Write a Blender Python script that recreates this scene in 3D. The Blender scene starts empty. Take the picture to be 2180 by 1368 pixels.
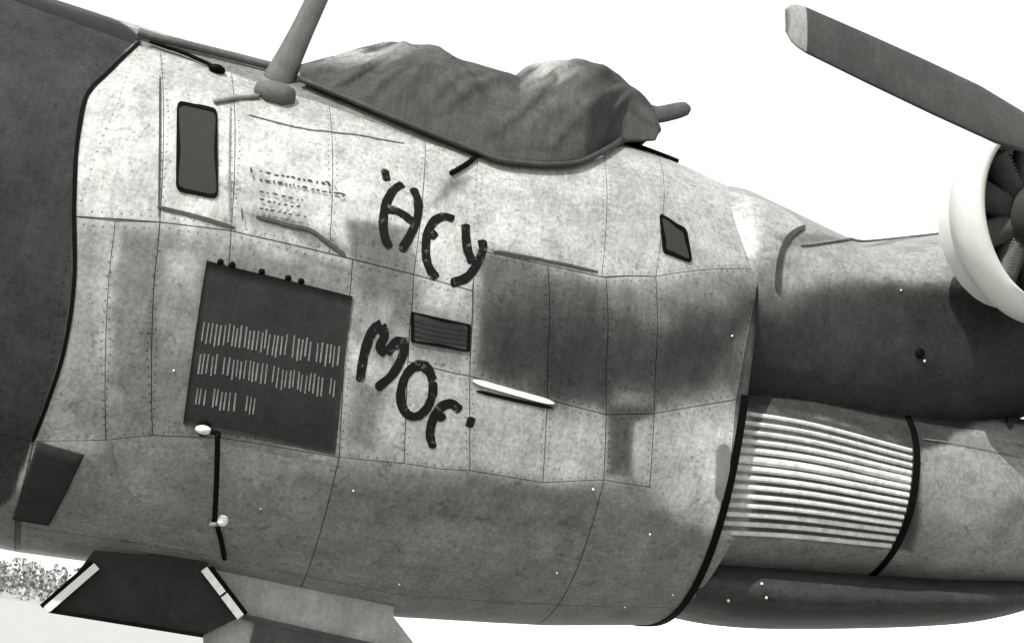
import bpy, math, random
import numpy as np
from mathutils import Vector, Matrix

random.seed(4); rng = np.random.default_rng(7)
scene = bpy.context.scene
COL = scene.collection

# ------------------------------------------------------------------ camera
PW, PH, FPX = 2180.0, 1368.0, 3300.0
TARGET = np.array([0.0, 0.0, 3.0]); DIST = 6.6
YAW, PITCH, ROLL = math.radians(12), math.radians(12.2), math.radians(9.3)
FWD = np.array([math.sin(YAW)*math.cos(PITCH), math.cos(YAW)*math.cos(PITCH), math.sin(PITCH)])
R0 = np.array([math.cos(YAW), -math.sin(YAW), 0.0])
U0 = np.cross(R0, FWD)
RIGHT = R0*math.cos(ROLL) + U0*math.sin(ROLL)
UP = -R0*math.sin(ROLL) + U0*math.cos(ROLL)
CAMP = TARGET - DIST*FWD
cd = bpy.data.cameras.new('camera'); cam = bpy.data.objects.new('camera', cd); COL.objects.link(cam)
cam.matrix_world = Matrix(((RIGHT[0], UP[0], -FWD[0], CAMP[0]), (RIGHT[1], UP[1], -FWD[1], CAMP[1]),
                           (RIGHT[2], UP[2], -FWD[2], CAMP[2]), (0, 0, 0, 1)))
cd.sensor_width = 36; cd.lens = 36*FPX/PW; cd.clip_start = 0.05; cd.clip_end = 12000
scene.camera = cam

# ------------------------------------------------------------------ sky, sun, exposure
SUN = Vector((-0.50, -0.46, 0.735)).normalized()          # direction towards the sun
w = bpy.data.worlds.new('World'); scene.world = w; w.use_nodes = True
nt = w.node_tree; nt.nodes.clear()
sky = nt.nodes.new('ShaderNodeTexSky'); sky.sky_type = 'NISHITA'; sky.sun_disc = False
sky.sun_elevation = math.asin(SUN.z); sky.sun_rotation = math.atan2(SUN.x, SUN.y)
sky.air_density = 1.0; sky.dust_density = 1.0; sky.altitude = 0
hsv = nt.nodes.new('ShaderNodeHueSaturation'); hsv.inputs['Saturation'].default_value = 0.06
bg = nt.nodes.new('ShaderNodeBackground'); bg.inputs['Strength'].default_value = 0.15
out = nt.nodes.new('ShaderNodeOutputWorld')
nt.links.new(sky.outputs[0], hsv.inputs['Color']); nt.links.new(hsv.outputs[0], bg.inputs[0]); nt.links.new(bg.outputs[0], out.inputs[0])
sd = bpy.data.lights.new('sun', 'SUN'); sd.energy = 2.9; sd.angle = math.radians(0.6); sd.color = (1.0, 0.99, 0.97)
so = bpy.data.objects.new('sun', sd); COL.objects.link(so); so.rotation_euler = SUN.to_track_quat('Z', 'Y').to_euler()
vs = scene.view_settings
vs.view_transform = 'Standard'; vs.look = 'None'; vs.exposure = 1.25; vs.gamma = 1.0; vs.use_curve_mapping = False

# ------------------------------------------------------------------ small maths
def ray(px, py):
    px = np.asarray(px, float); py = np.asarray(py, float)
    d = (FWD[None]*FPX + RIGHT[None]*(px[..., None]-PW/2) - UP[None]*(py[..., None]-PH/2))
    return d/np.linalg.norm(d, axis=-1, keepdims=True)
def at(px, py, y):
    """photo point to a point on the upright plane y = const"""
    d = ray(np.array([px]), np.array([py]))[0]
    return CAMP + d*((y-CAMP[1])/d[1])
def at_plane(px, py, p, n):
    d = ray(np.array([px]), np.array([py]))[0]
    return CAMP + d*(np.dot(np.asarray(p)-CAMP, n)/np.dot(d, n))
def _h(ix, iy, s):
    v = np.sin(ix*127.1+iy*311.7+s*74.7)*43758.5453
    return v-np.floor(v)
def noise(x, y, s=0):
    ix, iy = np.floor(x), np.floor(y); fx, fy = x-ix, y-iy
    fx = fx*fx*(3-2*fx); fy = fy*fy*(3-2*fy)
    return ((_h(ix, iy, s)*(1-fx)+_h(ix+1, iy, s)*fx)*(1-fy) + (_h(ix, iy+1, s)*(1-fx)+_h(ix+1, iy+1, s)*fx)*fy)*2-1
def fbm(x, y, s=0, o=4):
    a, t, f = 1.0, 0, 1.0
    for k in range(o):
        t = t+a*noise(x*f, y*f, s+k); a *= .55; f *= 2.03
    return t/1.9
def poly_sd(X, Y, poly):
    """signed distance, negative inside"""
    P = np.asarray(poly, float); n = len(P)
    d2 = np.full(X.shape, 1e9); ins = np.zeros(X.shape, bool)
    for i in range(n):
        a, b = P[i], P[(i+1) % n]; e = b-a
        t = np.clip(((X-a[0])*e[0]+(Y-a[1])*e[1])/(e@e+1e-12), 0, 1)
        d2 = np.minimum(d2, (X-a[0]-e[0]*t)**2+(Y-a[1]-e[1]*t)**2)
        c = (a[1] > Y) != (b[1] > Y)
        with np.errstate(divide='ignore', invalid='ignore'):
            ins ^= c & (X < e[0]*(Y-a[1])/(e[1]+1e-12)+a[0])
    d = np.sqrt(d2)
    return np.where(ins, -d, d)
def smooth_line(pts, m=8):
    P = np.asarray(pts, float)
    if len(P) < 3:
        return np.array([P[0]+(P[-1]-P[0])*t for t in np.linspace(0, 1, m+1)])
    Q = np.vstack([2*P[0]-P[1], P, 2*P[-1]-P[-2]]); o = []
    for i in range(1, len(Q)-2):
        for t in np.linspace(0, 1, m, endpoint=False):
            a, b, c, d = Q[i-1], Q[i], Q[i+1], Q[i+2]
            o.append(.5*((2*b)+(c-a)*t+(2*a-5*b+4*c-d)*t*t+(3*b-a-3*c+d)*t**3))
    o.append(P[-1]); return np.array(o)

# ------------------------------------------------------------------ objects
def mesh_obj(name, verts, faces, mat, parent=None, smooth=True, paint=None):
    me = bpy.data.meshes.new(name)
    me.from_pydata([tuple(map(float, v)) for v in verts], [], [tuple(int(i) for i in f) for f in faces])
    me.validate()
    if smooth:
        me.polygons.foreach_set('use_smooth', [True]*len(me.polygons))
    if paint is not None:
        a = me.attributes.new('paint', 'FLOAT', 'POINT'); a.data.foreach_set('value', np.asarray(paint, np.float32))
    me.materials.append(mat); me.update()
    o = bpy.data.objects.new(name, me); COL.objects.link(o)
    if parent: o.parent = parent
    return o
def tag(o, label, cat, kind=None):
    o['label'] = label
    if cat: o['category'] = cat
    if kind: o['kind'] = kind
def grid_faces(nu, nv, wrap_v=False, off=0, flip=False):
    f = []
    for i in range(nu-1):
        for j in range(nv if wrap_v else nv-1):
            k = (j+1) % nv
            q = (off+i*nv+j, off+i*nv+k, off+(i+1)*nv+k, off+(i+1)*nv+j)
            f.append(q[::-1] if flip else q)
    return f
def tube(path, radii, n=10, flat=1.0, cap=True):
    """round bar along a path; returns verts, faces"""
    P = np.asarray(path, float); V = []; m = len(P)
    T = np.gradient(P, axis=0); T /= np.linalg.norm(T, axis=1, keepdims=True)+1e-12
    ref = np.array([0, 1.0, 0]) if abs(T[0][1]) < .9 else np.array([0, 0, 1.0])
    for i in range(m):
        a = np.cross(T[i], ref); a /= np.linalg.norm(a); b = np.cross(a, T[i])
        r = radii[i] if hasattr(radii, '__len__') else radii
        for k in range(n):
            th = 2*math.pi*k/n
            V.append(P[i]+r*(a*math.cos(th)+b*math.sin(th)*flat))
    F = grid_faces(m, n, True, flip=True)
    if cap:
        F += [tuple(range(n)), tuple(range((m-1)*n, m*n))[::-1]]
    return V, F
def box(c, ax, hs):
    c = np.asarray(c, float); V = []
    for sx in (-1, 1):
        for sy in (-1, 1):
            for sz in (-1, 1):
                V.append(c+sx*hs[0]*np.asarray(ax[0])+sy*hs[1]*np.asarray(ax[1])+sz*hs[2]*np.asarray(ax[2]))
    return V, [(0, 1, 3, 2), (4, 6, 7, 5), (0, 4, 5, 1), (2, 3, 7, 6), (0, 2, 6, 4), (1, 5, 7, 3)]
def prism(pts, depth):
    """closed slab from a loop of 3-D points and a thickness vector"""
    n = len(pts); A = [np.asarray(p, float) for p in pts]; B = [a+np.asarray(depth) for a in A]
    return A+B, [tuple(range(n)), tuple(range(2*n-1, n-1, -1))]+[(i, n+i, n+(i+1) % n, (i+1) % n) for i in range(n)]
def join(parts):
    V, F = [], []
    for v, f in parts:
        o = len(V); V += list(v); F += [tuple(i+o for i in q) for q in f]
    return V, F
def ball(c, r, n=8, m=6, sq=(1, 1, 1)):
    V = []; c = np.asarray(c, float)
    for i in range(m+1):
        a = math.pi*i/m
        for k in range(n):
            t = 2*math.pi*k/n
            V.append(c+r*np.array([math.sin(a)*math.cos(t)*sq[0], math.sin(a)*math.sin(t)*sq[1], math.cos(a)*sq[2]]))
    return V, grid_faces(m+1, n, True)

# ------------------------------------------------------------------ materials
TINT = (0.37, 0.367, 0.345)   # the one grey of the faded print; values below are relative
def mat_base(name):
    m = bpy.data.materials.new(name); m.use_nodes = True; n = m.node_tree
    return m, n, n.nodes['Principled BSDF']
def N(n, t, **k):
    o = n.nodes.new(t)
    for a, b in k.items(): setattr(o, a, b)
    return o
def mottled(name, value=None, chips=False, rough=.55, metal=0.0, amount=.25, scale=9, streak=.12, bump=.15, grain=.2, spec=.1):
    """paint or bare metal: colour (value, or the 'paint' attribute) with blotches, streaks and grain"""
    m, n, b = mat_base(name)
    tc = N(n, 'ShaderNodeTexCoord')
    def noise_node(sc, det, vec=(1, 1, 1), rg=.6):
        mp = N(n, 'ShaderNodeMapping'); mp.inputs['Scale'].default_value = vec
        t = N(n, 'ShaderNodeTexNoise'); t.inputs['Scale'].default_value = sc; t.inputs['Detail'].default_value = det; t.inputs['Roughness'].default_value = rg
        n.links.new(tc.outputs['Object'], mp.inputs[0]); n.links.new(mp.outputs[0], t.inputs['Vector']); return t.outputs['Fac']
    def centred(sock, amt):
        mr = N(n, 'ShaderNodeMapRange'); mr.inputs[1].default_value = .25; mr.inputs[2].default_value = .75
        mr.inputs[3].default_value = 1-amt; mr.inputs[4].default_value = 1+amt
        n.links.new(sock, mr.inputs[0]); return mr.outputs[0]
    def mul(a, c):
        q = N(n, 'ShaderNodeMath', operation='MULTIPLY'); n.links.new(a, q.inputs[0]); n.links.new(c, q.inputs[1]); return q.outputs[0]
    a = noise_node(scale, 6); s1 = noise_node(14, 4, (4.0, 4.0, .35)); s2 = noise_node(12, 4, (.4, 3.0, 4.5)); g = noise_node(70, 3, rg=.75)
    f = mul(mul(centred(a, amount), centred(s1, streak)), mul(centred(s2, streak*.4), centred(g, grain)))
    if chips:
        c1 = noise_node(20, 9, (1.4, 1.4, 1.0), .75); c2 = noise_node(7, 10, (1.0, 1.0, 2.4), .8)
        for sock, lo, hi, to in ((c1, .58, .63, .66), (c2, .60, .625, .62), (c2, .39, .36, 1.32)):
            mr = N(n, 'ShaderNodeMapRange'); mr.inputs[1].default_value = lo; mr.inputs[2].default_value = hi; mr.inputs[3].default_value = 1; mr.inputs[4].default_value = to
            n.links.new(sock, mr.inputs[0]); f = mul(f, mr.outputs[0])
    if value is None:
        at_ = N(n, 'ShaderNodeAttribute', attribute_name='paint'); f = mul(f, at_.outputs['Fac'])
    else:
        v = N(n, 'ShaderNodeValue'); v.outputs[0].default_value = value; f = mul(f, v.outputs[0])
    vm = N(n, 'ShaderNodeVectorMath', operation='SCALE'); vm.inputs[0].default_value = TINT; n.links.new(f, vm.inputs['Scale'])
    n.links.new(vm.outputs[0], b.inputs['Base Color'])
    rr = N(n, 'ShaderNodeMapRange'); rr.inputs[3].default_value = rough-.12; rr.inputs[4].default_value = rough+.15
    n.links.new(a, rr.inputs[0]); n.links.new(rr.outputs[0], b.inputs['Roughness'])
    if chips:
        mm = N(n, 'ShaderNodeMapRange'); mm.inputs[1].default_value = .35; mm.inputs[2].default_value = .75; mm.inputs[3].default_value = 0; mm.inputs[4].default_value = .45
        n.links.new(at_.outputs['Fac'], mm.inputs[0]); n.links.new(mm.outputs[0], b.inputs['Metallic'])
    else: b.inputs['Metallic'].default_value = metal
    b.inputs['Specular IOR Level'].default_value = spec
    if False: b.inputs['Metallic'].default_value = metal; b.inputs['Specular IOR Level'].default_value = spec
    if bump:
        bp = N(n, 'ShaderNodeBump'); bp.inputs['Strength'].default_value = bump; bp.inputs['Distance'].default_value = .01
        n.links.new(a, bp.inputs['Height']); n.links.new(bp.outputs[0], b.inputs['Normal'])
    return m
M_SKIN = mottled('aircraft_skin', chips=True, rough=.42, streak=.15, amount=.22, grain=.34, bump=.3)
M_BLADE = mottled('blade_paint')
M_BLACK = mottled('black_paint', .012, amount=.3, bump=0, spec=.04)
def worn_black():
    m, n, b = mat_base('brushed_black_paint'); tc = N(n, 'ShaderNodeTexCoord'); t = N(n, 'ShaderNodeTexNoise'); t.inputs['Scale'].default_value = 34; t.inputs['Detail'].default_value = 8; t.inputs['Roughness'].default_value = .75
    rp = N(n, 'ShaderNodeValToRGB'); e = rp.color_ramp.elements; e[0].position = .57; e[0].color = (.005, .005, .0048, 1); e[1].position = .70; e[1].color = (.13, .129, .12, 1)
    n.links.new(tc.outputs['Object'], t.inputs['Vector']); n.links.new(t.outputs['Fac'], rp.inputs[0]); n.links.new(rp.outputs[0], b.inputs['Base Color'])
    b.inputs['Roughness'].default_value = .7; b.inputs['Specular IOR Level'].default_value = .05; return m
M_BLACK = worn_black()
M_DARKP = mottled('dark_board_paint', .045, amount=.25, bump=.1, spec=.04)
M_MARK = mottled('pale_tally_paint', .3, amount=.35, scale=30, bump=0)
M_STENCIL = mottled('faded_stencil_ink', .12, amount=.5, scale=40, bump=0)
M_DARK = mottled('dark_metal', .11, rough=.5, metal=.2)
M_MID = mottled('grey_metal', .34, rough=.5)
M_LIGHT = mottled('bright_metal', 1.35, rough=.4, amount=.15)
M_WHITE = mottled('white_paint', 1.2, rough=.45, amount=.04, streak=.03, grain=.03, bump=.03)
M_MAST = mottled('dull_mast_metal', .2, rough=.55)
M_LOUVER = mottled('pressed_metal', .95, rough=.45, amount=.3, scale=20)
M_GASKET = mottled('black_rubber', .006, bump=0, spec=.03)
M_CANVAS = mottled('canvas', None, rough=.9, amount=.25, scale=16, streak=.2, bump=.35, spec=.1)
def glass_mat():
    m, n, b = mat_base('dark_window_glass')
    b.inputs['Base Color'].default_value = (.022, .022, .02, 1); b.inputs['Roughness'].default_value = .3
    b.inputs['Specular IOR Level'].default_value = .12
    return m
M_GLASS = glass_mat()

# ------------------------------------------------------------------ bodies with superelliptic sections
class Body:
    def __init__(s, tab, n):
        T = smooth_line(np.array(tab, float), 8) if len(tab) < 30 else np.array(tab, float); s.T = T; s.n = n      # x, y0, half width, z bottom, z top
    def sec(s, x):
        T = s.T; f = lambda k: np.interp(x, T[:, 0], T[:, k])
        zb, zt = f(3), f(4)
        return f(1), f(2), (zb+zt)/2, (zt-zb)/2
    def point(s, x, ph, off=0.0):
        x = np.asarray(x, float); ph = np.asarray(ph, float)
        y0, wd, zc, h = s.sec(x); c, q = np.cos(ph), np.sin(ph)
        cy = np.sign(c)*np.abs(c)**(2/s.n); cz = np.sign(q)*np.abs(q)**(2/s.n)
        ny = -np.sign(cy)*np.abs(cy)**(s.n-1)/wd; nz = np.sign(cz)*np.abs(cz)**(s.n-1)/h
        L = np.sqrt(ny*ny+nz*nz)+1e-9
        return np.stack([x, y0-wd*cy+off*ny/L, zc+h*cz+off*nz/L], -1)
    def hit(s, pts):
        """photo points -> (x, section angle) on the near side of the body"""
        P = np.asarray(pts, float).reshape(-1, 2); d = ray(P[:, 0], P[:, 1])
        t = np.linspace(3.5, 9.5, 1500)[None, :, None]
        Q = CAMP[None, None]+d[:, None]*t
        y0, wd, zc, h = s.sec(Q[..., 0])
        F = np.abs((Q[..., 1]-y0)/wd)**s.n+np.abs((Q[..., 2]-zc)/h)**s.n
        ins = F <= 1; i = np.where(ins.any(1), ins.argmax(1), F.argmin(1))
        q = Q[np.arange(len(P)), i]; y0, wd, zc, h = s.sec(q[:, 0])
        u = np.clip((q[:, 2]-zc)/h, -1, 1); v = np.clip(-(q[:, 1]-y0)/wd, -1, 1)
        ph = np.arctan2(np.sign(u)*np.abs(u)**(s.n/2), np.sign(v)*np.abs(v)**(s.n/2))
        return np.stack([q[:, 0], ph], -1)
    def surf(s, pts, off=0.0):
        h = s.hit(pts); return s.point(h[:, 0], h[:, 1], off)
SC = 1.1       # metres per radian of section angle, for paint and panel layout

def line_z(pts, y):
    Q = np.array([at(a, b, y) for a, b in pts]); return Q[:, 0], Q[:, 2]
tx, tz = line_z([(-500, -215), (200, 5), (580, 122), (1000, 222), (1320, 283), (1450, 330), (1660, 425), (1770, 480), (1850, 520)], -.35)
bx_, bz_ = line_z([(-500, 1040), (0, 1165), (200, 1192), (430, 1228), (840, 1312), (1200, 1332), (1440, 1330), (1650, 1335)], -.35)
xs = np.linspace(-3.6, 1.30, 60)
A = Body([(x, 0, float(np.interp(x, [-3.6, -.5, .4, 1.1], [.92, .92, .87, .76])), float(np.interp(x, bx_, bz_)), float(np.interp(x, tx, tz))) for x in xs], 2.5)
AX1 = float(A.hit([(1569, 980)])[0][0])

# paint, and in places painted shade, laid on in shapes measured on the aircraft's skin
class Paint:
    def __init__(s, body, base, layers):
        s.b = body; s.base = base; s.L = []
        for pts, val, soft, rag in layers:
            h = np.array([p[1:] if p[0] == 'P' else body.hit([p])[0] for p in pts], float); s.L.append((np.stack([h[:, 0], h[:, 1]*SC], -1), val, soft, rag))
    def __call__(s, x, ph):
        x = np.asarray(x, float); Y = np.asarray(ph, float)*SC
        Y = np.where(np.abs(Y) > math.pi/2*SC, np.sign(Y)*(math.pi*SC-np.abs(Y)), Y)     # far side mirrors the near one
        v = np.full(x.shape, s.base)*(1+.16*fbm(x*2.2, Y*2.2, 3))
        for k, (P, val, soft, rag) in enumerate(s.L):
            d = poly_sd(x, Y, P)+rag*fbm(x*9, Y*9, 20+k)
            a = 1/(1+np.exp(np.clip(d/(soft*.3), -40, 40)))
            v = v*(1-a)+val*(1+.18*fbm(x*5, Y*5, 60+k))*a
        for sd_, fq, am in ((71, 5.0, .13), (75, 11.0, .12)):
            v = v*(1-am/(1+np.exp(np.clip(-(fbm(x*fq, Y*fq*.8, sd_)-.22)/.03, -40, 40))))
        return np.maximum(v, .006)
paintA = Paint(A, .88, [
    ([(160, 468), (245, 478), (222, 930), (70, 935), (140, 740)], .46, .03, .01),
    ([(245, 470), (700, 540), (880, 600), (1005, 640), (1005, 780), (880, 800), (740, 700), (560, 1000), (225, 935)], .30, .05, .05),
    ([(520, 455), (620, 468), (770, 545), (700, 535), (560, 480)], .22, .03, .03),
    ([(735, 468), (880, 485), (885, 590), (880, 700), (775, 650), (745, 560)], .25, .02, .015),
    ([(316, 640), (336, 642), (330, 745), (316, 740)], .17, .02, .04),
    ([(350, 530), (428, 540), (420, 640), (360, 625)], .50, .04, .05),
    ([(540, 492), (760, 560), (745, 600), (550, 535)], .58, .02, .035),
    ([(600, 520), (760, 575), (740, 590), (620, 545)], .24, .02, .03),
    ([(775, 585), (880, 605), (880, 660), (790, 640)], .20, .03, .05),
    ([(755, 650), (870, 700), (870, 780), (770, 690)], .40, .03, .05),
    ([(905, 445), (955, 382), (1010, 378), (925, 445)], .28, .02, .015),
    ([(925, 480), (1020, 520), (1010, 655), (915, 640)], .88, .05, .03),
    ([(745, 790), (830, 830), (800, 960), (725, 955)], .27, .05, .03),
    ([(850, 760), (1000, 790), (1300, 880), (1300, 990), (900, 960), (840, 860)], .74, .04, .03),
    ([(1395, 870), (1575, 850), (1570, 1130), (1450, 1110), (1380, 1030)], 1.0, .02, .01),
    # dark band along the nose: dark paint with the deck's shade painted in
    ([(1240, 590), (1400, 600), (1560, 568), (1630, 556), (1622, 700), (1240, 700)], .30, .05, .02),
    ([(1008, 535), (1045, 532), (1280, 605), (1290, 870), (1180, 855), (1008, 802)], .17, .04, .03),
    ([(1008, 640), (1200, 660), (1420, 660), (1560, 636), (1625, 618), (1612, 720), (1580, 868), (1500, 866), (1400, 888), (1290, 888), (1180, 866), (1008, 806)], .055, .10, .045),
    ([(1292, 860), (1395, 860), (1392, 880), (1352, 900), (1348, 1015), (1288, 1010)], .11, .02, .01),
    # dark underside: dark paint that also carries the belly's shade
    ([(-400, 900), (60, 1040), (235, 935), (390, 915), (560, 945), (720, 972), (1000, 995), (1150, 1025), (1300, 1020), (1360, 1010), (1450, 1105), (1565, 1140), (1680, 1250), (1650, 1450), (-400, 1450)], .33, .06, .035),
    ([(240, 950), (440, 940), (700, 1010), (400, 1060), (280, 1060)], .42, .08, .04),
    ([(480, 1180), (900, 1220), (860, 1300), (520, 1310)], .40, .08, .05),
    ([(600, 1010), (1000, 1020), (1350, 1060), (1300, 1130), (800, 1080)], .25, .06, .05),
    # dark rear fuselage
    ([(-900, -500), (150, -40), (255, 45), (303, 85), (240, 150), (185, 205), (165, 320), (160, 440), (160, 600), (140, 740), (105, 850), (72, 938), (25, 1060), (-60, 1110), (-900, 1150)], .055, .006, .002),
])

# ------------------------------------------------------------------ the aircraft
plane = bpy.data.objects.new('aircraft', None); COL.objects.link(plane); plane.location = (0, 0, 0)
tag(plane, 'parked bomber nose in patchy bare metal and dark paint, hand lettered, with propeller', 'aircraft')

def loft(name, body, x0, x1, nx, nph, parent, paint, mat=M_SKIN, primer=None):
    X = np.linspace(x0, x1, nx); PHI = np.linspace(-math.pi, math.pi, nph, endpoint=False)
    gx, gp = np.meshgrid(X, PHI, indexing='ij'); gx, gp = gx.ravel(), gp.ravel()
    V = list(body.point(gx, gp)); pv = paint(gx, gp)
    if primer is not None: pv = np.where(primer(gx, gp), pv*.38, pv)
    F = grid_faces(nx, nph, True, flip=True)
    for r in (0, nx-1):
        c = np.mean([V[r*nph+j] for j in range(nph)], axis=0); V.append(c); ci = len(V)-1; pv = np.append(pv, .03)
        for j in range(nph):
            a, b = r*nph+j, r*nph+(j+1) % nph; F.append((a, b, ci) if r == 0 else (b, a, ci))
    return mesh_obj(name, V, F, mat, parent, True, pv)

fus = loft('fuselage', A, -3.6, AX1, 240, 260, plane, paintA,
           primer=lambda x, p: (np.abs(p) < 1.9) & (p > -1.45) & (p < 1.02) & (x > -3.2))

def skin_wob(x, ph): return .002*fbm(np.asarray(x)*4.5, np.asarray(ph)*4.5, 5)
def skin_panel(c4, tone=1.0, off=.0036, gap=.0018, name='skin_panel', body=A, paint=paintA, parent=fus, hitted=False, lcurve=None, rcurve=None, tcurve=None):
    """a sheet following the skin between four corners (tl, tr, br, bl)"""
    H = np.array(c4, float) if hitted else body.hit(c4)
    if body is A: H[:, 0] = np.minimum(H[:, 0], AX1+.001)
    Lx = max(np.linalg.norm((H[1]-H[0])*[1, SC]), np.linalg.norm((H[2]-H[3])*[1, SC])); Ly = max(np.linalg.norm((H[3]-H[0])*[1, SC]), np.linalg.norm((H[2]-H[1])*[1, SC]))
    nu, nv = max(3, int(Lx/.011)), max(3, int(Ly/.011))
    gu, gv = gap/max(Lx, .01), gap/max(Ly, .01)
    u = np.linspace(gu, 1-gu, nu); v = np.linspace(gv, 1-gv, nv); uu, vv = np.meshgrid(u, v, indexing='ij')
    uu, vv = uu.ravel()[:, None], vv.ravel()[:, None]
    G = H[0]*(1-uu)*(1-vv)+H[1]*uu*(1-vv)+H[2]*uu*vv+H[3]*(1-uu)*vv
    for cv, kind in ((lcurve, 'l'), (rcurve, 'r'), (tcurve, 't')):
        if cv is None: continue
        C = np.array(cv, float); dl = np.concatenate([[0], np.cumsum(np.linalg.norm(np.diff(C*[1, SC], axis=0), axis=1))]); dl /= dl[-1]
        tt = uu[:, 0] if kind == 't' else vv[:, 0]
        cp_ = np.stack([np.interp(tt, dl, C[:, 0]), np.interp(tt, dl, C[:, 1])], -1)
        a_, b_ = {'l': (H[0], H[3]), 'r': (H[1], H[2]), 't': (H[0], H[1])}[kind]
        wgt = {'l': 1-uu, 'r': uu, 't': 1-vv}[kind]
        G = G+(cp_-(a_+(b_-a_)*tt[:, None]))*wgt
    wob = skin_wob(G[:, 0], G[:, 1]) if body is A else 0
    V = body.point(G[:, 0], G[:, 1], off+wob); pv = paint(G[:, 0], G[:, 1])*tone
    F = grid_faces(nu, nv)
    ed = [i*nv for i in range(nu)]+[(nu-1)*nv+j for j in range(1, nv)]+[i*nv+nv-1 for i in range(nu-2, -1, -1)]+[j for j in range(nv-2, 0, -1)]
    V = list(V); m = len(ed); base = len(V); low = body.point(G[ed, 0], G[ed, 1], -.001); V += [V[e] for e in ed]+list(low); pv = np.concatenate([pv, pv[ed]*.5, pv[ed]*.5])
    F += [(base+k, base+m+k, base+m+(k+1) % m, base+(k+1) % m) for k in range(m)]
    o = mesh_obj(name, V, F, M_SKIN, parent, True, pv)
    return o, H

# seams of the side, as photo points
panel_specs = [
    # upper row
    ([(296, 100), (340, 112), (340, 474), (160, 462)], 1.0), ([(340, 112), (492, 158), (492, 492), (340, 474)], 1.03),
    ([(492, 158), (700, 228), (700, 540), (492, 492)], 1.0), ([(700, 228), (905, 305), (880, 585), (700, 540)], .99),
    ([(905, 305), (1015, 338), (1005, 620), (880, 585)], 1.04), ([(1015, 338), (1280, 320), (1280, 590), (1005, 530)], 1.03),
    ([(1280, 320), (1395, 320), (1395, 590), (1280, 590)], .97), ([(1395, 320), (1640, 432), (1655, 590), (1395, 590)], 1.0),
    # middle row
    ([(160, 462), (245, 472), (226, 935), (72, 938)], 1.0), ([(245, 472), (340, 474), (325, 925), (226, 935)], .97),
    ([(340, 474), (492, 492), (470, 930), (325, 925)], 1.0), ([(492, 492), (750, 553), (722, 972), (470, 930)], 1.02),
    ([(750, 553), (880, 585), (860, 985), (722, 972)], 1.0), ([(880, 585), (1005, 620), (1000, 800), (868, 770)], 1.04),
    ([(868, 770), (1000, 800), (1000, 1000), (860, 985)], 1.0), ([(1005, 530), (1165, 566), (1165, 850), (1000, 800)], 1.0),
    ([(1165, 566), (1290, 592), (1290, 882), (1165, 850)], .95), ([(1000, 800), (1165, 850), (1155, 1026), (1000, 1000)], 1.0),
    ([(1165, 850), (1290, 882), (1285, 1020), (1155, 1026)], 1.03), ([(1290, 592), (1395, 590), (1392, 880), (1290, 882)], 1.0),
    ([(1395, 590), (1655, 590), (1566, 850), (1392, 880)], 1.02), ([(1290, 882), (1392, 880), (1382, 1035), (1285, 1020)], 1.0),
    ([(1392, 880), (1566, 850), (1562, 1142), (1382, 1035)], 1.02),
]
rivets = []
EDGE_UP = [(296, 100), (240, 152), (186, 208), (165, 320), (160, 462)]; EDGE_LO = [(160, 462), (160, 600), (140, 740), (105, 850), (72, 938)]
for pi, (c4, tone) in enumerate(panel_specs):
    o, H = skin_panel(c4, tone*random.uniform(.96, 1.04), lcurve=A.hit(EDGE_UP) if pi == 0 else A.hit(EDGE_LO) if pi == 8 else None)
    for k in range(4):
        a, b = H[k], H[(k+1) % 4]; L = np.linalg.norm((b-a)*[1, SC]); cen = H.mean(0)
        for t in np.arange(.03, max(L-.03, .031), .034):
            p = a+(b-a)*t/L; p = p+(cen-p)*(.016/max(np.linalg.norm((cen-p)*[1, SC]), .02)); rivets.append(p)
# lower and rear sheets run on past the photo, laid out along the body
def xz(px, py): return A.hit([(px, py)])[0]
pe = [(-.02, k) for k in range(0)]
lowline = [(72, 938), (226, 935), (325, 925), (470, 930), (722, 972), (860, 985), (1000, 1000), (1155, 1026), (1285, 1020), (1382, 1035), (1562, 1142)]
for a, b in zip(lowline[:-1], lowline[1:]):
    ha, hb = xz(*a), xz(*b)
    if b[0] in (470, 1382): pass
    mid = -1.02
    pass
lh = np.array([xz(*p) for p in lowline])
for i0, i1 in ((0, 4), (4, 8), (8, 10)):
    seg = lh[i0:i1+1]; a, b = seg[0], seg[-1]
    skin_panel([a, b, (b[0], -1.12), (a[0], -1.12)], hitted=True, tcurve=seg, tone=random.uniform(.97, 1.03))
    skin_panel([(a[0], -1.12), (b[0], -1.12), (b[0], -1.5), (a[0], -1.5)], hitted=True, tone=random.uniform(.97, 1.03))
eA = [(296, 100), (184, 205), (160, 462), (72, 938)]
he = [xz(*p) for p in eA]
skin_panel([(-3.3, 1.03), he[0], he[3], (-3.3, he[3][1])], hitted=True, rcurve=A.hit(EDGE_UP+EDGE_LO[1:]))
skin_panel([(-3.3, he[3][1]), he[3], (he[3][0]-.02, -1.02), (-3.3, -1.02)], hitted=True)
skin_panel([(-3.3, -1.02), (he[3][0]-.02, -1.02), (he[3][0]-.02, -1.48), (-3.3, -1.48)], hitted=True)
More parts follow.
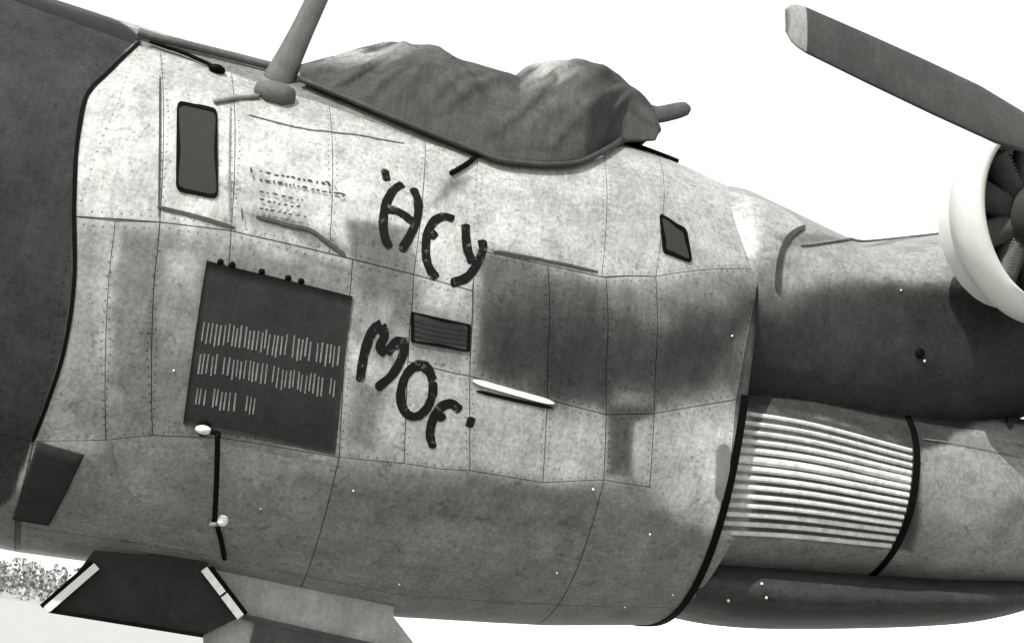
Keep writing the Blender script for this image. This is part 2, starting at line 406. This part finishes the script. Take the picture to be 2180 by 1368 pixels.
# rivets
V, F, PV = [], [], []
R = np.array(rivets); wb_ = skin_wob(R[:, 0], R[:, 1]); pts = A.point(R[:, 0], R[:, 1], .0036+wb_); top = A.point(R[:, 0], R[:, 1], .0062+wb_); pvr = paintA(R[:, 0], R[:, 1])
nrm = top-pts; nrm /= np.linalg.norm(nrm, axis=1, keepdims=True)+1e-9
for i in range(len(R)):
    e1 = np.array([1.0, 0, 0]); e2 = np.cross(nrm[i], e1); o = len(V)
    for k in range(6):
        t = k*math.pi/3; V.append(pts[i]+.0042*(e1*math.cos(t)+e2*math.sin(t)))
    V.append(top[i]); F += [(o+k, o+(k+1) % 6, o+6) for k in range(6)]; PV += [pvr[i]*.5]*7
rv = mesh_obj('rivet_rows', V, F, M_SKIN, fus, True, PV); rv['kind'] = 'stuff'

# dark edge strip where the rear paint begins
def ribbon(body, px, width, off, mat, name, parent, rag=.0, m=8, th=.002):
    parts = []
    for line in px:
        L = smooth_line(line, m); H = body.hit(L); S = H*[1, SC]
        T = np.gradient(S, axis=0); T /= np.linalg.norm(T, axis=1, keepdims=True)+1e-9; Nn = np.stack([-T[:, 1], T[:, 0]], -1)
        k = np.arange(len(S)); n = len(S)
        wv = (width(k/(n-1)) if callable(width) else np.full(n, width))*(1+rag*fbm(k*1.7/m, k*0+len(parts)*7.3, 9))
        end = np.minimum(1, np.sqrt(np.minimum(k, n-1-k)/2.0+.12)); wv = wv*end
        a = S+Nn*wv[:, None]/2; b = S-Nn*wv[:, None]/2; o = off+.0003*len(parts)
        o = o+(skin_wob(S[:, 0], S[:, 1]/SC) if body is A else 0); Va = body.point(a[:, 0], a[:, 1]/SC, o); Vb = body.point(b[:, 0], b[:, 1]/SC, o)
        Vc = body.point(b[:, 0], b[:, 1]/SC, o-th); Vd = body.point(a[:, 0], a[:, 1]/SC, o-th)
        Vv = np.stack([Va, Vb, Vc, Vd], 1).reshape(-1, 3); parts.append((list(Vv), grid_faces(n, 4, True)+[(0, 1, 2, 3), (4*n-1, 4*n-2, 4*n-3, 4*n-4)]))
    V, F = join(parts); return mesh_obj(name, V, F, mat, parent, False)
ribbon(A, [[(298, 92), (235, 152), (183, 210), (163, 320), (158, 440), (158, 600), (138, 740), (104, 850), (70, 938)]], .014, .0075, M_GASKET, 'edge_seal', fus, m=14)

# hand painted letters
LETTERS = {
    'quote_mark': [[(818, 362), (823, 388)]],
    'letter_h': [[(857, 393), (836, 408), (820, 440), (815, 480), (820, 510), (830, 530)], [(824, 447), (845, 452), (862, 462), (884, 478)], [(878, 402), (889, 432), (887, 468), (872, 503), (852, 536)]],
    'letter_e': [[(966, 469), (945, 463), (922, 474), (908, 505), (906, 545), (915, 575), (930, 594)], [(916, 495), (928, 508)]],
    'letter_y': [[(990, 478), (991, 505), (995, 535), (1006, 562)], [(1024, 512), (1027, 532), (1013, 566), (992, 592), (958, 604)]],
    'letter_m': [[(812, 693), (792, 706), (777, 745), (770, 780), (766, 812)], [(811, 694), (818, 715), (808, 738), (822, 752)], [(822, 752), (840, 732), (860, 734), (852, 768), (832, 800), (800, 827)]],
    'letter_o': [[(887+34*math.cos(t)+6*math.sin(t), 832-54*math.sin(t)) for t in np.linspace(.4, .4+2*math.pi, 15)]],
    'letter_e.001': [[(980, 874), (960, 859), (936, 868), (920, 896), (915, 924), (922, 953)], [(934, 880), (944, 894)]],
    'quote_mark.001': [[(1004, 887), (998, 909)]],
}
for nm, lines in LETTERS.items():
    ribbon(A, lines, .032 if 'quote' not in nm else .03, .0058, M_BLACK, nm, fus, rag=.15, m=14, th=.001)
# faded stencilled lines: too worn to read
st = []
def dash(x0, y0, x1, y1): st.append([(x0, y0), (x1, y1)])
for x0, y0, x1, y1 in [(552, 366, 712, 398), (552, 383, 732, 420), (552, 410, 652, 432), (552, 428, 640, 447), (552, 447, 650, 466)]:
    x = x0
    while x < x1:
        l = random.uniform(3, 13); t0, t1 = (x-x0)/(x1-x0), min(1, (x+l-x0)/(x1-x0))
        dash(x, y0+(y1-y0)*t0+random.uniform(-1.5, 1.5), x0+(x1-x0)*t1, y0+(y1-y0)*t1+random.uniform(-1.5, 1.5)); x += l+random.uniform(3, 8)
dash(532, 362, 535, 374); dash(690, 392, 700, 396); dash(716, 416, 734, 421); dash(513, 446, 516, 474)
stn = ribbon(A, st, .0075, .0055, M_STENCIL, 'stencil_text', fus, rag=.4, m=5); stn['kind'] = 'stuff'
# thin surface conduits and rails
def rail(name, px, width, lift, mat, parent=plane, body=A, m=8):
    return ribbon(body, [px], width, lift, mat, name, parent, m=m, th=lift+.001)
rail('surface_rail', [(1006, 810), (1090, 834), (1178, 858)], .018, .012, M_LIGHT)
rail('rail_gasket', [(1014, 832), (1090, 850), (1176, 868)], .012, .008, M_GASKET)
rail('surface_conduit', [(545, 462), (610, 480), (660, 492), (700, 520), (735, 545)], .012, .010, M_DARK)
rail('seam_strip', [(335, 442), (400, 458), (500, 486)], .012, .009, M_DARK)
rail('seam_strip.001', [(340, 165), (340, 300), (338, 462)], .007, .009, M_DARK)
rail('seam_strip.002', [(490, 230), (488, 350), (490, 470)], .006, .009, M_MID)
rail('seam_strip.003', [(1050, 536), (1160, 556), (1272, 580)], .010, .009, M_DARK)
rail('seam_strip.004', [(530, 248), (640, 275), (760, 290), (860, 308)], .005, .008, M_MID)

# windows: frame proud of the skin, pane set behind it
def rounded(px, r, m=5):
    P = np.asarray(px, float); n = len(P); o = []
    for i in range(n):
        a, b, c = P[i-1], P[i], P[(i+1) % n]; u = (a-b)/np.linalg.norm(a-b); v = (c-b)/np.linalg.norm(c-b)
        for t in np.linspace(0, 1, m): o.append((b+u*r)*(1-t)**2+2*b*t*(1-t)+(b+v*r)*t*t)
    o = np.array(o); q = []
    for i in range(len(o)):
        a, b = o[i], o[(i+1) % len(o)]; k = max(1, int(np.linalg.norm(b-a)/10))
        q += [a+(b-a)*t/k for t in range(k)]
    return np.array(q)
def window(name, outer, r, fw, mats=(M_GASKET, M_GLASS), lift=.012):
    O = rounded(outer, r); c = O.mean(0); I = c+(O-c)*(1-fw/np.linalg.norm(O-c, axis=1, keepdims=True))
    n = len(I); pane = np.vstack([A.surf(c+(I-c)*k, .0088) for k in (1, .8, .6, .4, .2, .02)])
    q = mesh_obj(name, pane, grid_faces(6, n, True)+[tuple(range(5*n, 6*n))], mats[1], plane, False)
    V = list(A.surf(O, .002))+list(A.surf(O, lift))+list(A.surf(I, lift))+list(A.surf(I, .006))
    F = [(k*n+i, k*n+(i+1) % n, (k+1)*n+(i+1) % n, (k+1)*n+i) for k in range(3) for i in range(n)]
    mesh_obj('frame', V, F, mats[0], q, False)
    return q
wn = window('side_window', [(376, 218), (462, 236), (464, 426), (374, 408)], 16, 8)
nw = window('nose_window', [(1402, 456), (1460, 492), (1472, 562), (1410, 540)], 10, 8)
vt = window('vent', [(874, 664), (1001, 692), (998, 750), (874, 728)], 3, 7)
for k in range(4):
    t = .2+.2*k
    p0 = (882, 664+8+t*54); p1 = (994, 694+t*50)
    rail('slat', [p0, p1], .008, .012, M_DARKP, vt)

# mission board with tally strokes
bd = [(440, 556), (750, 632), (713, 967), (390, 900)]
Hb = A.hit(bd)
def on_board(u, v, off=.012): 
    G = Hb[0]*(1-u)*(1-v)+Hb[1]*u*(1-v)+Hb[2]*u*v+Hb[3]*(1-u)*v; return A.point(G[0], G[1], off)
nu, nv = 30, 30
Vb = [on_board(i/(nu-1), j/(nv-1)) for i in range(nu) for j in range(nv)]; Fb = grid_faces(nu, nv)
ed = [i*nv for i in range(nu)]+[(nu-1)*nv+j for j in range(1, nv)]+[i*nv+nv-1 for i in range(nu-2, -1, -1)]+[j for j in range(nv-2, 0, -1)]
lo = [on_board((e//nv)/(nu-1), (e % nv)/(nv-1), .002) for e in ed]; o_ = len(Vb); Vb += lo; m_ = len(ed)
Fb += [(ed[k], o_+k, o_+(k+1) % m_, ed[(k+1) % m_]) for k in range(m_)]
board = mesh_obj('mission_board', Vb, Fb, M_DARKP, plane, True)
def tally(u, v, hgt, wd=.0085, slant=0.0):
    pts = []
    for dv in (0, hgt): 
        for du in (0, wd): pts.append(on_board(u+du+slant*dv/hgt, v+dv, .0135))
    c = np.mean(pts, axis=0)
    ob = mesh_obj('tally_mark', [p-c for p in pts], [(0, 2, 3, 1)], M_MARK, board, False); ob.location = c
for row, (v0, n_, u0, gapu) in enumerate([(.245, 34, .045, .0272), (.445, 34, .045, .0272), (.68, 15, .055, .0272)]):
    for k in range(n_):
        if random.random() < .06: continue
        tally(u0+gapu*k+random.uniform(-.004, .004), v0-.035*(k/35)*(1 if row == 0 else .5)+random.uniform(-.012, .012)+.02, random.uniform(.11, .14), random.uniform(.008, .012), random.uniform(-.003, .003))
for u in (.09, .17, .37, .55, .64):
    v, f = ball(on_board(u, -.008, .012), .012, 8, 5); mesh_obj('bolt', v, f, M_GASKET, board)
for p in [(434, 908)]:
    pass
# dark access cover, low at the rear
Hc = A.hit([(80, 938), (180, 966), (105, 1112), (28, 1100)])
Vc = [A.point(*(Hc[0]*(1-u)*(1-v)+Hc[1]*u*(1-v)+Hc[2]*u*v+Hc[3]*(1-u)*v), .012) for u in np.linspace(0, 1, 10) for v in np.linspace(0, 1, 10)]
ac = mesh_obj('access_cover', Vc, grid_faces(10, 10), M_DARKP, plane)
md = ac.modifiers.new('solid', 'SOLIDIFY'); md.thickness = .01

# white scuff line and fasteners
ribbon(A, [[(232, 930), (240, 985), (258, 1030), (300, 1072)]], .014, .0062, M_MID, 'scuff', fus, rag=.5)
for p, r in [((752, 1042), .009), ((1185, 1215), .011), ((1383, 1135), .010), ((1557, 716), .010), ((850, 1240), .010), ((370, 788), .010), ((1262, 1040), .012), ((1432, 1262), .009), ((1330, 1288), .008), ((555, 1080), .008)]:
    c = A.surf([p], .006)[0]; v, f = ball(c, r*.45, 8, 5); mesh_obj('fastener', v, f, M_LIGHT, plane)

# ------------------------------------------------------------------ drain rod with two knobs
def spt(px, off): return A.surf([px], off)[0]
rod = smooth_line([spt((464, 912), .05), spt((463, 1000), .05), spt((460, 1088), .05)], 6)
v1 = tube(rod, .0095, 8); rod2 = [spt((464, 1104), .03), spt((472, 1140), .018), spt((479, 1182), .012)]
v2 = tube(rod2, .009, 8)
V, F = join([v1, v2]); rd = mesh_obj('drain_rod', V, F, M_GASKET, plane)
v, f = ball(spt((434, 909), .03), .024, 10, 7, (1.25, 1, .7)); mesh_obj('knob', v, f, M_LIGHT, rd)
v, f = ball(spt((477, 1088), .05), .020, 10, 7); mesh_obj('knob', v, f, M_LIGHT, rd)
V, F = join([tube([spt((434, 907), .0), spt((434, 909), .03)], .026, 10), tube([spt((434, 909), .02), spt((464, 914), .05)], .009, 8)]); mesh_obj('bracket', V, F, M_GASKET, rd)
V, F = tube([spt((447, 1106), .0), spt((452, 1104), .03), spt((475, 1094), .045)], .010, 8); mesh_obj('bracket', V, F, M_MID, rd)

# ------------------------------------------------------------------ roof: rail, cable, antenna mast
def pline(px, y): return [at(a, b, y) for a, b in px]
rr_p = A.surf(smooth_line([(292, 80), (330, 92), (430, 116), (560, 149), (578, 155)], 6), .022); V, F = tube(rr_p, .017, 10); mesh_obj('roof_rail', V, F, M_MAST, plane)
cb = A.surf(smooth_line([(318, 97), (390, 122), (440, 144), (476, 162)], 6), .016); V, F = tube(cb, [.008]*len(cb), 8); mesh_obj('antenna_cable', V, F, M_GASKET, plane)
v, f = ball(spt((460, 155), .016), .02, 8, 6, (1.6, 1, .9)); mesh_obj('cable_end', v, f, M_GASKET, plane)
mast_y = -.62
mp = [at(x, y, mast_y) for x, y in [(583, 205), (596, 165), (618, 118), (645, 62), (676, -4), (740, -140)]]
V, F = tube(mp, [.066, .060, .050, .044, .041, .032], 16, flat=.55); mast = mesh_obj('antenna_mast', V, F, M_MAST, plane)
b0 = spt((586, 212), .0); V, F = tube([spt((545, 192), .012), spt((570, 204), .016), spt((600, 212), .016), spt((622, 213), .012)], [.024, .046, .046, .03], 12); mesh_obj('mast_foot', V, F, M_MAST, mast)
V, F = ball(at(548, 175, mast_y), .022, 8, 6); mesh_obj('mast_bolt', V, F, M_LIGHT, mast)
V, F = tube([at(648, 44, mast_y), at(634, 38, mast_y)], [.014, .012], 8); mesh_obj('insulator', V, F, M_GASKET, mast)
V, F = tube(A.surf(smooth_line([(455, 222), (500, 214), (550, 210)], 5), .01), .010, 8); mesh_obj('mast_wire', V, F, M_MID, mast)

# ------------------------------------------------------------------ nose deck (upper), nose section (lower), chin
def bodytab(rows, ny=-.05):
    """rows: photo x, y of top and bottom edge at plane y, centre y0, half width"""
    T = []
    for px, yt, yb, y0, wd in rows:
        a, b = at(px, yt, y0+ny), at(px, yb, y0-.05); T.append(((a[0]+b[0])/2, y0, wd, b[2], a[2]))
    return T
ct = bodytab([(1650, 424, 988, 0, .762), (1710, 454, 995, 0, .765), (1770, 478, 1000, 0, .765), (1900, 466, 1005, 0, .75), (2050, 450, 965, 0, .73), (2250, 440, 900, 0, .68), (2420, 440, 860, 0, .62)], -.42)
ct = [t for t in ct if t[0] > AX1+.17]
def a_row(x, dw, dz):
    _, wd_, zc_, h_ = A.sec(x); return (x, 0.0, float(wd_)*.962+dw, ct[0][3], float(zc_+h_)+dz)
Cb = Body([a_row(AX1-.16, -.08, -.06), a_row(AX1-.06, -.03, -.02), a_row(AX1-.01, -.008, -.006), a_row(AX1+.06, .004, .0)]+ct, 2.5)
paintC = Paint(Cb, .58, [
    ([(1530, 405), (1600, 420), (1660, 440), (1705, 470), (1712, 486), (1680, 505), (1663, 540), (1655, 592), (1530, 602)], .88, .012, .004),
    ([(1530, 602), (1580, 582), (1655, 548), (1656, 640), (1530, 700)], .30, .05, .02),
    ([(1660, 600), (1880, 560), (2060, 575), (2060, 612), (1880, 592), (1700, 622), (1660, 640)], .62, .04, .02),
    ([('P', .5, .10), (1580, 634), (1655, 628), (1720, 606), (1880, 590), (2060, 602), (2170, 640), ('P', 3.4, -.1), ('P', 3.4, -1.75), ('P', .5, -1.75)], .055, .12, .03),  # lower half: dark paint with the deck's underside shade worked into it
    ([(1640, 500), (1760, 500), (2000, 482), (2040, 486), (1900, 505), (1760, 520), (1680, 530)], .26, .02, .01),
])
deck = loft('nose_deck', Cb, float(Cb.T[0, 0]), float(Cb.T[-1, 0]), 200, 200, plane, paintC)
ribbon(Cb, [[(1712, 484), (1680, 505), (1663, 540), (1656, 580), (1655, 622)]], .022, .010, M_DARK, 'seam_band', deck, m=8, th=.012)
ribbon(Cb, [[(1705, 524), (1800, 512), (1900, 500), (2005, 490)]], .012, .010, M_MID, 'seam_strip', deck, m=8, th=.012)
for p, r in [((1916, 620), .010), ((1966, 768), .013)]:
    c = Cb.surf([p], .006)[0]; v, f = ball(c, r*.45, 8, 5); mesh_obj('fastener', v, f, M_LIGHT, deck)
c = Cb.surf([(1958, 752)], .004)[0]; v, f = ball(c, .022, 10, 6, (1, .4, 1)); mesh_obj('fastener_cup', v, f, M_GASKET, deck)

Db = Body(bodytab([(1380, 770, 1248, 0, .70), (1560, 790, 1252, 0, .755), (1750, 830, 1262, 0, .75), (1950, 870, 1272, 0, .71), (2180, 900, 1262, 0, .64), (2420, 960, 1240, 0, .5)]), 2.3)
paintD = Paint(Db, .40, [
    ([(1585, 860), (1948, 945), (1943, 1172), (1588, 1140)], .10, .02, .01),  # shade in the slots between the louvre ribs, painted on the base
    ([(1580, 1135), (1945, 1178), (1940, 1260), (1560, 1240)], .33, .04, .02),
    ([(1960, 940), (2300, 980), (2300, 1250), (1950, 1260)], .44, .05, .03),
    ([(1560, 810), (1575, 862), (1660, 872), (1800, 905), (1900, 935), (1955, 962), (2010, 948), (2080, 900), (2180, 862), (2300, 850), (2300, 890), (2180, 905), (2080, 890), (1950, 850), (1750, 800)], .07, .03, .03),  # shadow of the deck above the louvres, painted into the skin
])
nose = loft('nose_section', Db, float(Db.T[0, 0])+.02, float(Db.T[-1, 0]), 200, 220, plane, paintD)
def band(name, body, x, ph0, ph1, wd, off, mat, parent, slope=0.0):
    ph = np.linspace(ph0, ph1, 60); V = []
    for p in ph:
        for dx, o in ((-wd/2, -.002), (-wd/2, off), (wd/2, off), (wd/2, -.002)): V.append(body.point(x+dx, p, o))
    return mesh_obj(name, V, grid_faces(60, 4, True), mat, parent, False)
xr1 = Db.hit([(1572, 900)])[0][0]; xr2 = Db.hit([(1950, 1000)])[0][0]
band('gap_ring', A, AX1-.012, -2.2, float(A.hit([(1572, 838)])[0][1]), .030, .010, M_GASKET, nose)
band('ring_band', Db, xr2, -2.9, 2.9, .026, .008, M_GASKET, nose)
# louvre ribs, each its own pressed strip
NL = 14
for k in range(NL):
    t = k/(NL-1)
    h0 = Db.hit([(1588, 880+t*254)])[0]; h0 = np.array([AX1+.018, h0[1]+.004]); h1 = Db.hit([(1932, 958+t*206)])[0]; h1 = np.array([xr2-.024, h1[1]])
    S = np.array([h0+(h1-h0)*u for u in np.linspace(0, 1, 24)]); sp = .0165
    prof = [(-1, -.001), (-.85, .006), (-.3, .011), (.35, .010), (.85, .004), (1, -.001)]
    V = []
    for s_ in S:
        for a_, o in prof: V.append(Db.point(s_[0], s_[1]+a_*sp*1.42/SC, o))
    mesh_obj('louver', V, grid_faces(24, len(prof))+[tuple(range(len(prof))), tuple(range(23*len(prof), 24*len(prof)))[::-1]], M_LOUVER, nose, False)
ribbon(Db, [[(1960, 935), (2060, 950), (2175, 975)]], .010, .008, M_MID, 'seam_strip', nose)
ribbon(Db, [[(2152, 880), (2150, 915)]], .030, .008, M_DARK, 'slot_cover', nose)
Eb = Body(bodytab([(1300, 1170, 1270, 0, .52), (1450, 1180, 1312, 0, .56), (1560, 1190, 1334, 0, .60), (1700, 1200, 1340, 0, .60), (1950, 1215, 1334, 0, .55), (2080, 1220, 1318, 0, .48), (2200, 1225, 1275, 0, .40)]), 2.2)
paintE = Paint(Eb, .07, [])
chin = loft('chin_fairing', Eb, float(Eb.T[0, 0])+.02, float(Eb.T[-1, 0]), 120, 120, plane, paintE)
for p, r in [((1550, 1275), .014), ((1620, 1243), .014), ((1630, 1270), .013)]:
    c = Eb.surf([p], .005)[0]; v, f = ball(c, r*.45, 8, 5); mesh_obj('fastener', v, f, M_LIGHT, chin)
ribbon(A, [[(1540, 945), (1538, 1000), (1536, 1062)]], .055, .009, M_MID, 'clamp_plate', plane)

# ------------------------------------------------------------------ engine cowling and propeller
alpha = math.radians(29)
RH = np.array([math.cos(YAW), -math.sin(YAW), 0]); FH = np.array([math.sin(YAW), math.cos(YAW), 0])
AXE = RH*math.sin(alpha)-FH*math.cos(alpha)                     # thrust line
E0 = at(2207, 462, -.98)
HX = np.array([-AXE[1], AXE[0], 0]); HX = HX if HX[0] > 0 else -HX; HZ = np.array([0, 0, 1.0])
def lathe(prof, n, mat, name, parent, c=E0):
    V = []
    for a_, r in prof:
        for k in range(n):
            t = 2*math.pi*k/n; V.append(c+AXE*a_+r*(HX*math.cos(t)+HZ*math.sin(t)))
    return mesh_obj(name, V, grid_faces(len(prof), n, True), mat, parent)
RO = .43
prof = [(-.30, .05), (-.28, .20), (-.18, .31), (-.08, .39), (-.03, .43)]
prof += [(.0+.075*math.sin(t), RO-.046+.046*math.cos(t)) for t in np.linspace(0, math.pi*1.02, 14)]
prof += [(-.06, RO-.088), (-.2, RO-.086)]
cowl = lathe(prof, 64, M_WHITE, 'engine_cowling', plane)
lathe([(.02, RO-.086), (.015, RO-.100), (.0, RO-.104), (-.17, RO-.104)], 64, M_GASKET, 'intake_lining', cowl)
lathe([(-.18, .0001), (-.18, .335)], 40, M_DARK, 'firewall', cowl)
for k in range(9):
    t = 2*math.pi*k/9+.2; dr = HX*math.cos(t)+HZ*math.sin(t); path = []; rad = []
    for i in range(29):
        path.append(E0-AXE*.07+dr*(.09+.20*i/28)); rad.append(.060 if i % 2 else .046)
    v, f = tube(path, rad, 10); mesh_obj('cylinder', v, f, M_MAST, cowl)
HUB = at_plane(2305, 337, E0+AXE*.36, AXE)
lathe([(-.2, .13), (.05, .13), (.12, .10), (.22, .07), (.30, .07)], 28, M_DARK, 'crankcase', cowl)
prop = bpy.data.objects.new('propeller', None); COL.objects.link(prop); prop.parent = plane
lathe([(-.16, .0001), (-.16, .10), (.0, .13), (.09, .12), (.16, .07), (.18, .0001)], 24, M_DARK, 'hub', prop, c=HUB)
TIP = at_plane(1672, 44, HUB, AXE); bl = TIP-HUB; LB = np.linalg.norm(bl); bdir = bl/LB
def blade(ang):
    a = np.array(Matrix.Rotation(ang, 3, Vector(AXE)) @ Vector(bdir)); cr = np.cross(AXE, a); V = []; pv = []
    st_ = [(.05, .055, 55, .05), (.12, .07, 45, .04), (.2, .120, 30, .026), (.35, .132, 22, .019), (.55, .118, 17, .014), (.75, .105, 14, .011), (.90, .094, 12, .009), (.938, .092, 12, .009), (.942, .092, 12, .009), (.965, .085, 12, .008), (.985, .072, 12, .007), (1.0, .045, 12, .005)]
    for t, ch, tw, th in st_:
        tw = math.radians(tw); cdir = cr*math.cos(tw)+AXE*math.sin(tw); nd = np.cross(a, cdir)
        for k in range(14):
            q = 2*math.pi*k/14; V.append(HUB+a*LB*t+cdir*ch*1.0*math.cos(q)+nd*th*math.sin(q)); pv.append(0.55 if t > .94 else .10)
    F = grid_faces(len(st_), 14, True)+[tuple(range(14)), tuple(range((len(st_)-1)*14, len(st_)*14))[::-1]]
    return mesh_obj('blade', V, F, M_BLADE, prop, True, pv)
for k in range(3): blade(k*2*math.pi/3)

# ------------------------------------------------------------------ open hatch and door under the belly
yh = -.42
hp = [at(x, y, yh) for x, y in [(200, 1170), (436, 1190), (512, 1312), (432, 1352), (104, 1298)]]
V, F = prism(hp, np.array([0, .02, 0])); hd = mesh_obj('hatch_door', V, F, M_DARKP, plane, False)
def bar(a, b, y, wd, mat, parent, name):
    p, q = at(*a, y), at(*b, y); d = (q-p)/np.linalg.norm(q-p); n = np.cross(d, [0, 1, 0]); v, f = box((p+q)/2, (d, n, np.array([0, 1.0, 0])), (np.linalg.norm(q-p)/2, wd, .012)); return mesh_obj(name, v, f, mat, parent, False)
bar((206, 1204), (100, 1296), yh-.02, .014, M_WHITE, hd, 'edge_bar')
bar((196, 1196), (88, 1290), yh-.015, .008, M_GASKET, hd, 'edge_seal')
bar((434, 1210), (474, 1262), yh-.02, .013, M_LIGHT, hd, 'edge_bar')
bar((477, 1266), (512, 1312), yh-.02, .014, M_LIGHT, hd, 'edge_bar')
bar((448, 1206), (524, 1306), yh-.012, .008, M_GASKET, hd, 'edge_seal')
bar((104, 1299), (432, 1352), yh-.012, .007, M_GASKET, hd, 'edge_seal')
dp = [at(x, y, -.36) for x, y in [(440, 1200), (838, 1290), (838, 1312), (905, 1400), (440, 1440), (432, 1352), (512, 1312)]]
V, F = prism(dp, np.array([0, .025, 0])); bdoor = mesh_obj('belly_door', V, F, mottled('pale_door_metal', .55), plane, False)
bar((520, 1312), (880, 1392), -.375, .010, M_DARK, bdoor, 'door_rib')
bar((540, 1340), (870, 1420), -.372, .05, M_DARK, bdoor, 'door_rib')

# ------------------------------------------------------------------ canvas cover over the cockpit
topl = np.array([(636, 152), (700, 130), (760, 112), (830, 100), (900, 110), (960, 133), (1010, 150), (1060, 162), (1085, 172), (1110, 152), (1170, 138), (1270, 138), (1310, 155), (1350, 190), (1380, 225), (1394, 268)], float)
botl = np.array([(636, 184), (760, 234), (880, 284), (1010, 334), (1050, 350), (1110, 360), (1170, 363), (1230, 357), (1290, 330), (1330, 304), (1394, 300)], float)
NX, NV = 220, 110
V, PV = [], []
for i, px in enumerate(np.linspace(636, 1394, NX)):
    bt = np.array([px, np.interp(px, botl[:, 0], botl[:, 1])]); tp = np.interp(px, topl[:, 0], topl[:, 1])
    B = A.surf([bt], .018)[0]; k_ = min(1, max(0, (px-1225)/115)); k_ = k_*k_*(3-2*k_); B = B*(1-k_)+at(bt[0], bt[1], -.5)*k_; T_ = at(px, tp+13, -.42)
    for j in range(NV):
        s_ = j/(NV-1)*math.pi; c_ = math.cos(s_); u = 1-abs(c_)**1.25 if False else math.sin(s_)**.85
        y = T_[1]+(B[1]-T_[1])*np.sign(c_)*abs(c_)**.8 if c_ > 0 else T_[1]+(.75-T_[1])*abs(c_)**.8
        p = np.array([B[0]+(T_[0]-B[0])*u, y, B[2]+(T_[2]-B[2])*u])
        edge = min(1, math.sin(s_)*2.2)*min(1, min(i, NX-1-i)/10)
        wv_ = .5*float(noise(np.array(p[0]*2.5), np.array(s_*1.3), 30))
        rid = (1-abs(float(noise(np.array(p[0]*5.5+s_*1.5+wv_), np.array(s_*.55+p[0]*.6), 31))))**2.2
        rid2 = (1-abs(float(noise(np.array(p[0]*9.5-s_*2.6+wv_), np.array(s_*.9-p[0]), 37))))**2.4
        disp = edge*(.034*(rid-.45)+.026*(rid2-.4)); crest = .08+.92*min(1, abs(s_-1.571)/.8)
        disp *= crest
        nrm_ = np.array([0, -c_, math.sin(s_)]); V.append(p+nrm_*disp)
        sunlit = max(0, 1-abs(px-740)/190)+max(0, 1-abs(px-1150)/75); sunlit *= min(1, max(0, (s_-.45)/.5))  # sunlit upper facets of both humps, painted paler into the canvas
        sunlit *= 1/(1+math.exp(-9*(.12+float(fbm(np.array(p[0]*8-s_*2), np.array(s_*4.5), 43)))))*1.5
        PV.append(.115+.34*min(sunlit, 1.2)+.03*float(fbm(np.array(p[0]*4), np.array(s_*3), 41)))
cover = mesh_obj('canvas_cover', V, grid_faces(NX, NV, flip=False), M_CANVAS, None, True, PV)
md = cover.modifiers.new('solid', 'SOLIDIFY'); md.thickness = .016; md.offset = -1
tag(cover, 'crumpled dark canvas cover lashed over the cockpit roof', 'canvas cover')
tg = [at(x, y, -.25) for x, y in [(1368, 240), (1400, 244), (1432, 238), (1456, 232), (1470, 230)]]
V, F = tube(smooth_line(tg, 5), np.interp(np.arange(21), [0, 5, 12, 17, 20], [.05, .038, .036, .030, .010])[:len(smooth_line(tg, 5))], 10, flat=.4); mesh_obj('tied_end', V, F, M_CANVAS, cover, True, [.16]*len(V))
cp = A.surf(smooth_line([(1012, 336), (998, 350), (980, 362), (958, 374)], 6), .014); V, F = tube(cp, .010, 8); mesh_obj('tie_cord', V, F, M_GASKET, cover)
hm = A.surf(smooth_line(list(botl[:10]), 5), .03); V, F = tube(hm, .012, 8); mesh_obj('hem_cord', V, F, M_DARK, cover)
cp = A.surf(smooth_line([(1330, 287), (1385, 294), (1420, 312), (1446, 332)], 6), .01); V, F = tube(cp, .012, 8); mesh_obj('tie_cord', V, F, M_GASKET, cover)

# ------------------------------------------------------------------ ground
def ground_mat():
    m, n, b = mat_base('pale_dry_ground')
    tc = N(n, 'ShaderNodeTexCoord'); t = N(n, 'ShaderNodeTexNoise'); t.inputs['Scale'].default_value = 1.5; t.inputs['Detail'].default_value = 8
    r = N(n, 'ShaderNodeValToRGB'); r.color_ramp.elements[0].color = (.20, .197, .185, 1); r.color_ramp.elements[1].color = (.29, .286, .27, 1)
    n.links.new(tc.outputs['Object'], t.inputs['Vector']); n.links.new(t.outputs['Fac'], r.inputs[0]); n.links.new(r.outputs[0], b.inputs['Base Color'])
    b.inputs['Roughness'].default_value = .95; return m
S_ = 6000
g = mesh_obj('ground', [(-S_, -S_, 0), (S_, -S_, 0), (S_, S_, 0), (-S_, S_, 0)], [(0, 1, 2, 3)], ground_mat(), None, False)
g['kind'] = 'structure'; g['label'] = 'pale dry ground beyond the aircraft'
M_SCRUB = mottled('dry_scrub', .45, rough=.9, amount=.5, scale=3, bump=0)
V, F = [], []
for k in range(420):
    y = random.uniform(128, 230); x = -math.tan(math.radians(random.uniform(1.2, 34)))*y; hh = random.uniform(1.6, 4.2); rw = hh*random.uniform(.4, .7)
    for q in range(46):
        o = len(V); u = random.random()**.7; a = random.random()*6.28; rr = rw*math.sqrt(random.random())*math.sin(.35+2.6*u)
        c = np.array([x+rr*math.cos(a), y+rr*math.sin(a), hh*u]); s_ = random.uniform(.12, .32)
        d = rng.normal(size=3); d /= np.linalg.norm(d); e = np.cross(d, rng.normal(size=3)); e /= np.linalg.norm(e)
        V += [c-d*s_, c+e*s_*.8, c+d*s_, c-e*s_*.8]; F.append((o, o+1, o+2, o+3))
sc_ = mesh_obj('scrub', V, F, M_SCRUB, None, False); tag(sc_, 'dry speckled scrub thicket far behind the open hatch', 'scrub', 'stuff')
